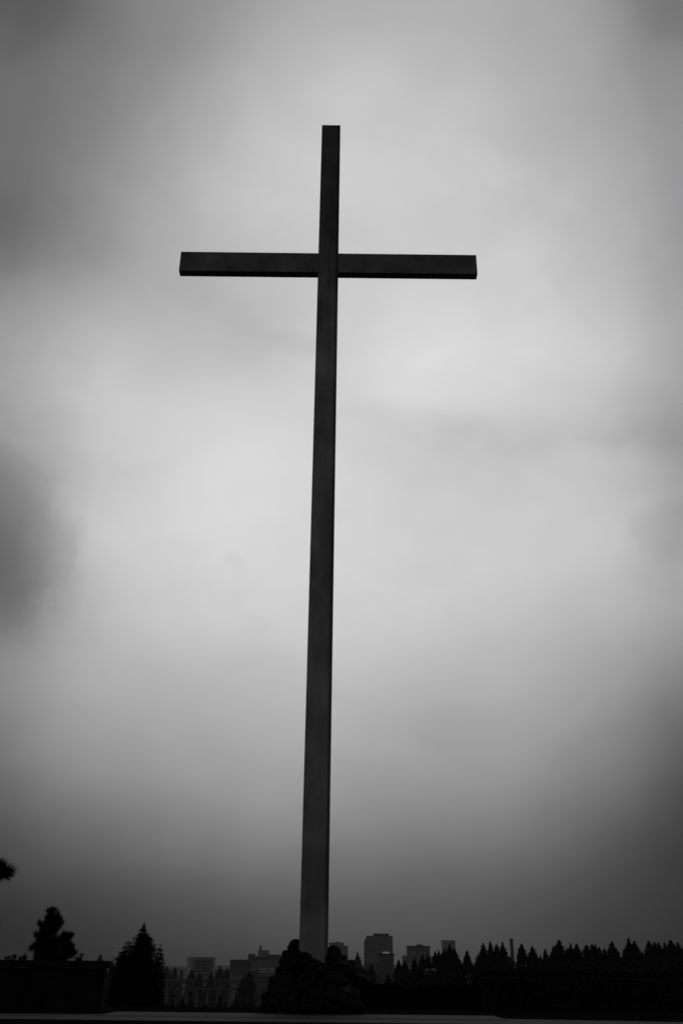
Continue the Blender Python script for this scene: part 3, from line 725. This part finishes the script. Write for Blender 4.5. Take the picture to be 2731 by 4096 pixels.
# small things by the grid block
rr_, W, H, X, Z = bl('white_shed', 'small house with a white sloping roof left of the grid-windowed block', 736, 757, 3878, 1800, 10, group='white sheds near the pilastered building')
del rr_['group']
pt_('wall', rr_, 'pale', -W, W, 0, 10, 0, H - 1)
bm = bmesh.new(); prism(bm, [(-W - .4, H - 1.0), (W + .4, H - 1.0), (W + .4, H + 2.6), (W, H + 2.8)], -.5, 10.5); obj('roof', bm, M['white'], rr_)
for (x0, x1, y0, Y_, lb) in ((690, 712, 3879, 1750, 'low grey hall left of the white sloping roof'), (772, 838, 3897, 1650, 'long low hall under the grid-windowed block'),
                             (880, 925, 3895, 1700, 'low pale hall in the haze under the long low building'), (926, 960, 3906, 1650, 'small pale hall beside the dark rounded trees')):
    rr_, W, H, X, Z = bl('low_hall', lb, x0, x1, y0, Y_, 16, group='low halls beyond the bridges')
    pt_('wall', rr_, 'conc', -W, W, 0, 16, 0, H); pt_('roof', rr_, 'roofd', -W - .4, W + .4, -.5, 16.5, H + .003, H + .9)
    for i in range(4): pt_('window', rr_, 'glass', -W + W * .5 * i + W * .12, -W + W * .5 * i + W * .38, -.2, -.01, H - 3.2, H - 1.4)
# stepped hotel right of the cross
r, W, H, X, Z = bl('stepped_hotel', 'faint stepped high-rise with a small spire directly right of the cross', 1316, 1375, 3773, 3300, 40)
pt_('wall', r, 'conc', -W, W, 0, 40, 0, H)
pt_('side_wing', r, 'conc', X(1360), X(1392), 3, 34, 0, Z(3782)); pt_('roof_edge', r, 'dark', -W - .4, W + .4, -.5, 40.5, H + .003, H + 2)
pt_('penthouse', r, 'dark', X(1340), X(1362), 10, 30, H + 2.01, Z(3768))
bm = bmesh.new(); bmesh.ops.create_cone(bm, cap_ends=True, segments=6, radius1=2.2, radius2=.3, depth=Z(3760) - Z(3770), matrix=Matrix.Translation((X(1349), 18, (Z(3760) + Z(3770)) / 2))); obj('spire', bm, M['dark'], r)
for i in range(2):
    for j in range(7): pt_('window', r, 'glass', X(1363 + i * 5), X(1366.2 + i * 5), -.35, -.01, Z(3786 + j * 7 + 4), Z(3786 + j * 7))
for i in range(3):
    for j in range(6): pt_('window', r, 'glass', X(1376.5 + i * 5), X(1379.5 + i * 5), 2.6, 2.99, Z(3789 + j * 7 + 4), Z(3789 + j * 7))
# striped tower
r, W, H, X, Z = bl('office_tower', 'tallest office tower, banded with horizontal stripes, its upper left corner cut off', 1457, 1570, 3743.5, 2700, 45)
bm = bmesh.new(); prism(bm, [(-W, 0), (W, 0), (W, H), (X(1467), H), (-W, Z(3768))], 0, 45); obj('wall', bm, M['dark'], r)
pt_('penthouse', r, 'dark', X(1494), X(1556), 10, 36, H + .003, Z(3733.5))
for j in range(14):
    yt = 3747 + j * 7.6; x0 = X(1467) if j < 1 else (X(1464) if j < 2 else X(1460.5) if j < 3 else -W + .3)
    pt_('spandrel', r, 'conc', x0, W + .1, -.6, -.01, Z(yt + 3.9), Z(yt))
for j in range(14):
    yt = 3750.9 + j * 7.6; x0 = X(1467) if j < 1 else (X(1464) if j < 2 else X(1460.5) if j < 3 else -W + .3)
    pt_('window_band', r, 'glass', x0 + .2, W - .3, -.3, -.01, Z(yt + 3.6), Z(yt + .1))
# dark block in front; its white rooftop box gets its brightness from added emission
r, W, H, X, Z = bl('dark_block', 'dark windowless block with a projecting cap and bright rooftop box before the striped tower', 1516, 1574, 3822, 2300, 25)
pt_('wall', r, 'dark', -W, W, 0, 25, 0, H); pt_('cap', r, 'roofd', X(1505), X(1577), -1.5, 26, H + .003, Z(3814.5))
for i in range(4): pt_('pier', r, 'dark', X(1519 + i * 16), X(1523 + i * 16), -.8, -.01, 0, H - .1)
pt_('glowing_roof_box', r, 'glow_white', X(1530), X(1558), 1, 3, Z(3814) + .003, Z(3807))
# colonnaded building
r, W, H, X, Z = bl('colonnaded_building', 'wide dark building with vertical fins and a flat overhanging roof, right of the tower', 1630, 1719, 3787, 2500, 40)
pt_('wall', r, 'dark', -W, W, 0, 40, 0, H - .5); pt_('roof', r, 'roofd', X(1627.5), X(1721), -2, 41, H - .49, Z(3783.5))
for i in range(13): pt_('fin', r, 'conc', X(1632 + i * 6.8), X(1634.2 + i * 6.8), -1.3, -.01, Z(3822), H - .6)
for i in range(2): pt_('panel', r, 'conc', X(1643 + i * 30), X(1660 + i * 30), -.7, -.02, Z(3818), Z(3806))
pt_('plant_room', r, 'dark', X(1668), X(1692), 10, 30, Z(3783.5) + .003, Z(3777)); 
pt_('podium', r, 'conc', X(1610), X(1742), -6, 30, 0, Z(3824)); pt_('podium_corner', r, 'white', X(1612), X(1624), -6.6, 4, Z(3824) + .003, Z(3821.5))
for j in range(3): pt_('podium_window_band', r, 'glass', X(1622), X(1738), -6.3, -6.01, Z(3833 + j * 9), Z(3829 + j * 9))
# pale hotel
r, W, H, X, Z = bl('pale_hotel', 'pale hazy hotel with two dark top windows behind the tallest left conifers', 1768, 1820, 3764, 3100, 35)
pt_('wall', r, 'pale', -W, W, 0, 35, 0, H); pt_('roof_edge', r, 'conc', -W - .6, W + .6, -.6, 35.6, H + .003, H + 2)
pt_('window_band', r, 'glass', X(1776), X(1788), -.4, -.01, Z(3777), Z(3772)); pt_('window_band', r, 'glass', X(1802), X(1817), -.4, -.01, Z(3777), Z(3772))
pt_('glowing_roof_spot', r, 'glow_white', X(1792), X(1798), 4, 8, H + 2.003, Z(3761)); pt_('mast', r, 'dark', X(1774.5), X(1775.8), 6, 7, H + 2.003, Z(3757))  # bright roof spot: a highlight put in as added emission
for j in range(4): pt_('balcony_row', r, 'conc', X(1771), X(1818), -.9, -.01, Z(3787 + j * 9), Z(3785 + j * 9))
# smokestack
p = at(2043.5, 3754, 1500); gz = ground_z(p.x, 1500) - 1; hw = 6.6 * 1500 / 4098
st = thing('smokestack', 'tall plain smokestack rising alone between the right-hand conifers', 'smokestack', (p.x, 1500, gz))
bm = bmesh.new(); h_ = p.z - gz; bmesh.ops.create_cone(bm, cap_ends=True, segments=24, radius1=hw * 1.15, radius2=hw, depth=h_ - 1.6, matrix=Matrix.Translation((0, 0, (h_ - 1.6) / 2))); obj('shaft', bm, M['brick'], st)
bm = bmesh.new(); bmesh.ops.create_cone(bm, cap_ends=True, segments=24, radius1=hw * 1.1, radius2=hw * 1.1, depth=1.6, matrix=Matrix.Translation((0, 0, h_ - .78))); obj('rim', bm, M['roofd'], st)
# houses on the ridge
def house(x0, x1, ye, yr, Y, lb, m='dark'):
    rr_, W, H, X, Z = bl('house', lb, x0, x1, ye, Y, 9, group='houses among the trees at the right')
    rr_['category'] = 'house'
    pt_('wall', rr_, m, -W, W, 0, 9, 0, H)
    bm = bmesh.new(); zr = Z(yr); a = [bm.verts.new(q) for q in ((-W - .4, -.5, H), (W + .4, -.5, H), (W + .4, 9.5, H), (-W - .4, 9.5, H), (-W * .9, 4.5, zr), (W * .9, 4.5, zr))]
    for f in ((0, 1, 5, 4), (2, 3, 4, 5), (1, 2, 5), (3, 0, 4), (0, 3, 2, 1)): bm.faces.new([a[i] for i in f])
    for v in bm.verts: v.co.z += .003
    obj('roof', bm, M['roofd'], rr_)
    for i in range(3): pt_('window', rr_, 'glass', -W * .8 + i * W * .6, -W * .8 + i * W * .6 + W * .3, -.15, -.01, H - 2, H - .8)
house(1891, 1926, 3909, 3896, 205, 'pale house wall showing between black trees below the lone feathery conifer', 'dark')
house(2108, 2134, 3864, 3858, 330, 'small house with a faint light roof below the round-headed tree')
house(1708, 1748, 3884, 3874, 350, 'low house in the dark woods below the twin conifers', 'dark')

# ---------------------------------------------------------------- bridges
def bridge(lb, Y, yd, x0, x1, piers, arches, th, pw_):
    a, b = at(x0, yd, Y), at(x1, yd, Y); c = (a.x + b.x) / 2; hw = (b.x - a.x) / 2; gzb = ground_z(c, Y) - 4
    zd = at((x0 + x1) / 2, yd, Y).z - gzb
    r = thing('bridge', lb, 'bridge', (c, Y, gzb), 'bridges across the valley')
    pt_('deck', r, 'bridge', -hw, hw, 0, 12, zd - th, zd); pt_('parapet', r, 'bridge', -hw, hw, -.3, .1, zd + .003, zd + 1.1)
    for px in piers:
        x = at(px, yd, Y).x - c; pt_('pier', r, 'bridge', x - pw_, x + pw_, 1, 11, 0, zd - th - .003)
    for (p0_, p1_) in arches:
        xa_, xb_ = at(p0_, yd, Y).x - c, at(p1_, yd, Y).x - c; rise = (xb_ - xa_) * .28; bm = bmesh.new(); n = 16; o_, i_ = [], []
        for k in range(n + 1):
            t = k / n; x = xa_ + (xb_ - xa_) * t; z = zd - th - .6 - rise * (2 * t - 1) ** 2; o_.append((x, z)); i_.append((x, z - 1.5))
        prism(bm, o_ + i_[::-1], 1.5, 10.5); obj('arch', bm, M['bridge'], r)
        for k in range(1, n):
            if k % 2 == 0 and abs(k - n / 2) > 1:
                x, z = o_[k]; pt_('spandrel_column', r, 'bridge', x - .4, x + .4, 2, 10, z - .2, zd - th - .004)
    return r
bridge('far concrete arch bridge, the upper of the two deck lines in the valley', 1580, 3921, 560, 1130, (668, 772, 876, 980, 1084), ((671, 769), (775, 873), (879, 977), (983, 1081)), 1.6, 1.3)
bridge('nearer flat bridge on thin piers, the lower of the two deck lines', 1120, 3955, 520, 1120, (615, 657, 700, 743, 785, 828, 870, 913, 956, 999, 1042, 1084), (), 1.5, .8)

# ---------------------------------------------------------------- haze
hb = obj('haze', bx(-6900, 6900, -90, 7100, -75, 75), None); hb['kind'] = 'stuff'
m = bpy.data.materials.new('haze'); m.use_nodes = True; t = m.node_tree; t.nodes.clear()
pv = t.nodes.new('ShaderNodeVolumePrincipled'); pv.inputs['Color'].default_value = (.62, .62, .62, 1); pv.inputs['Density'].default_value = .00007
mo = t.nodes.new('ShaderNodeOutputMaterial'); t.links.new(pv.outputs[0], mo.inputs['Volume']); hb.data.materials.append(m)
hb['label'] = 'thin grey haze over the valley and city'; hb['category'] = 'haze'
for o in S.objects:
    if '_w' in o.keys(): del o['_w']
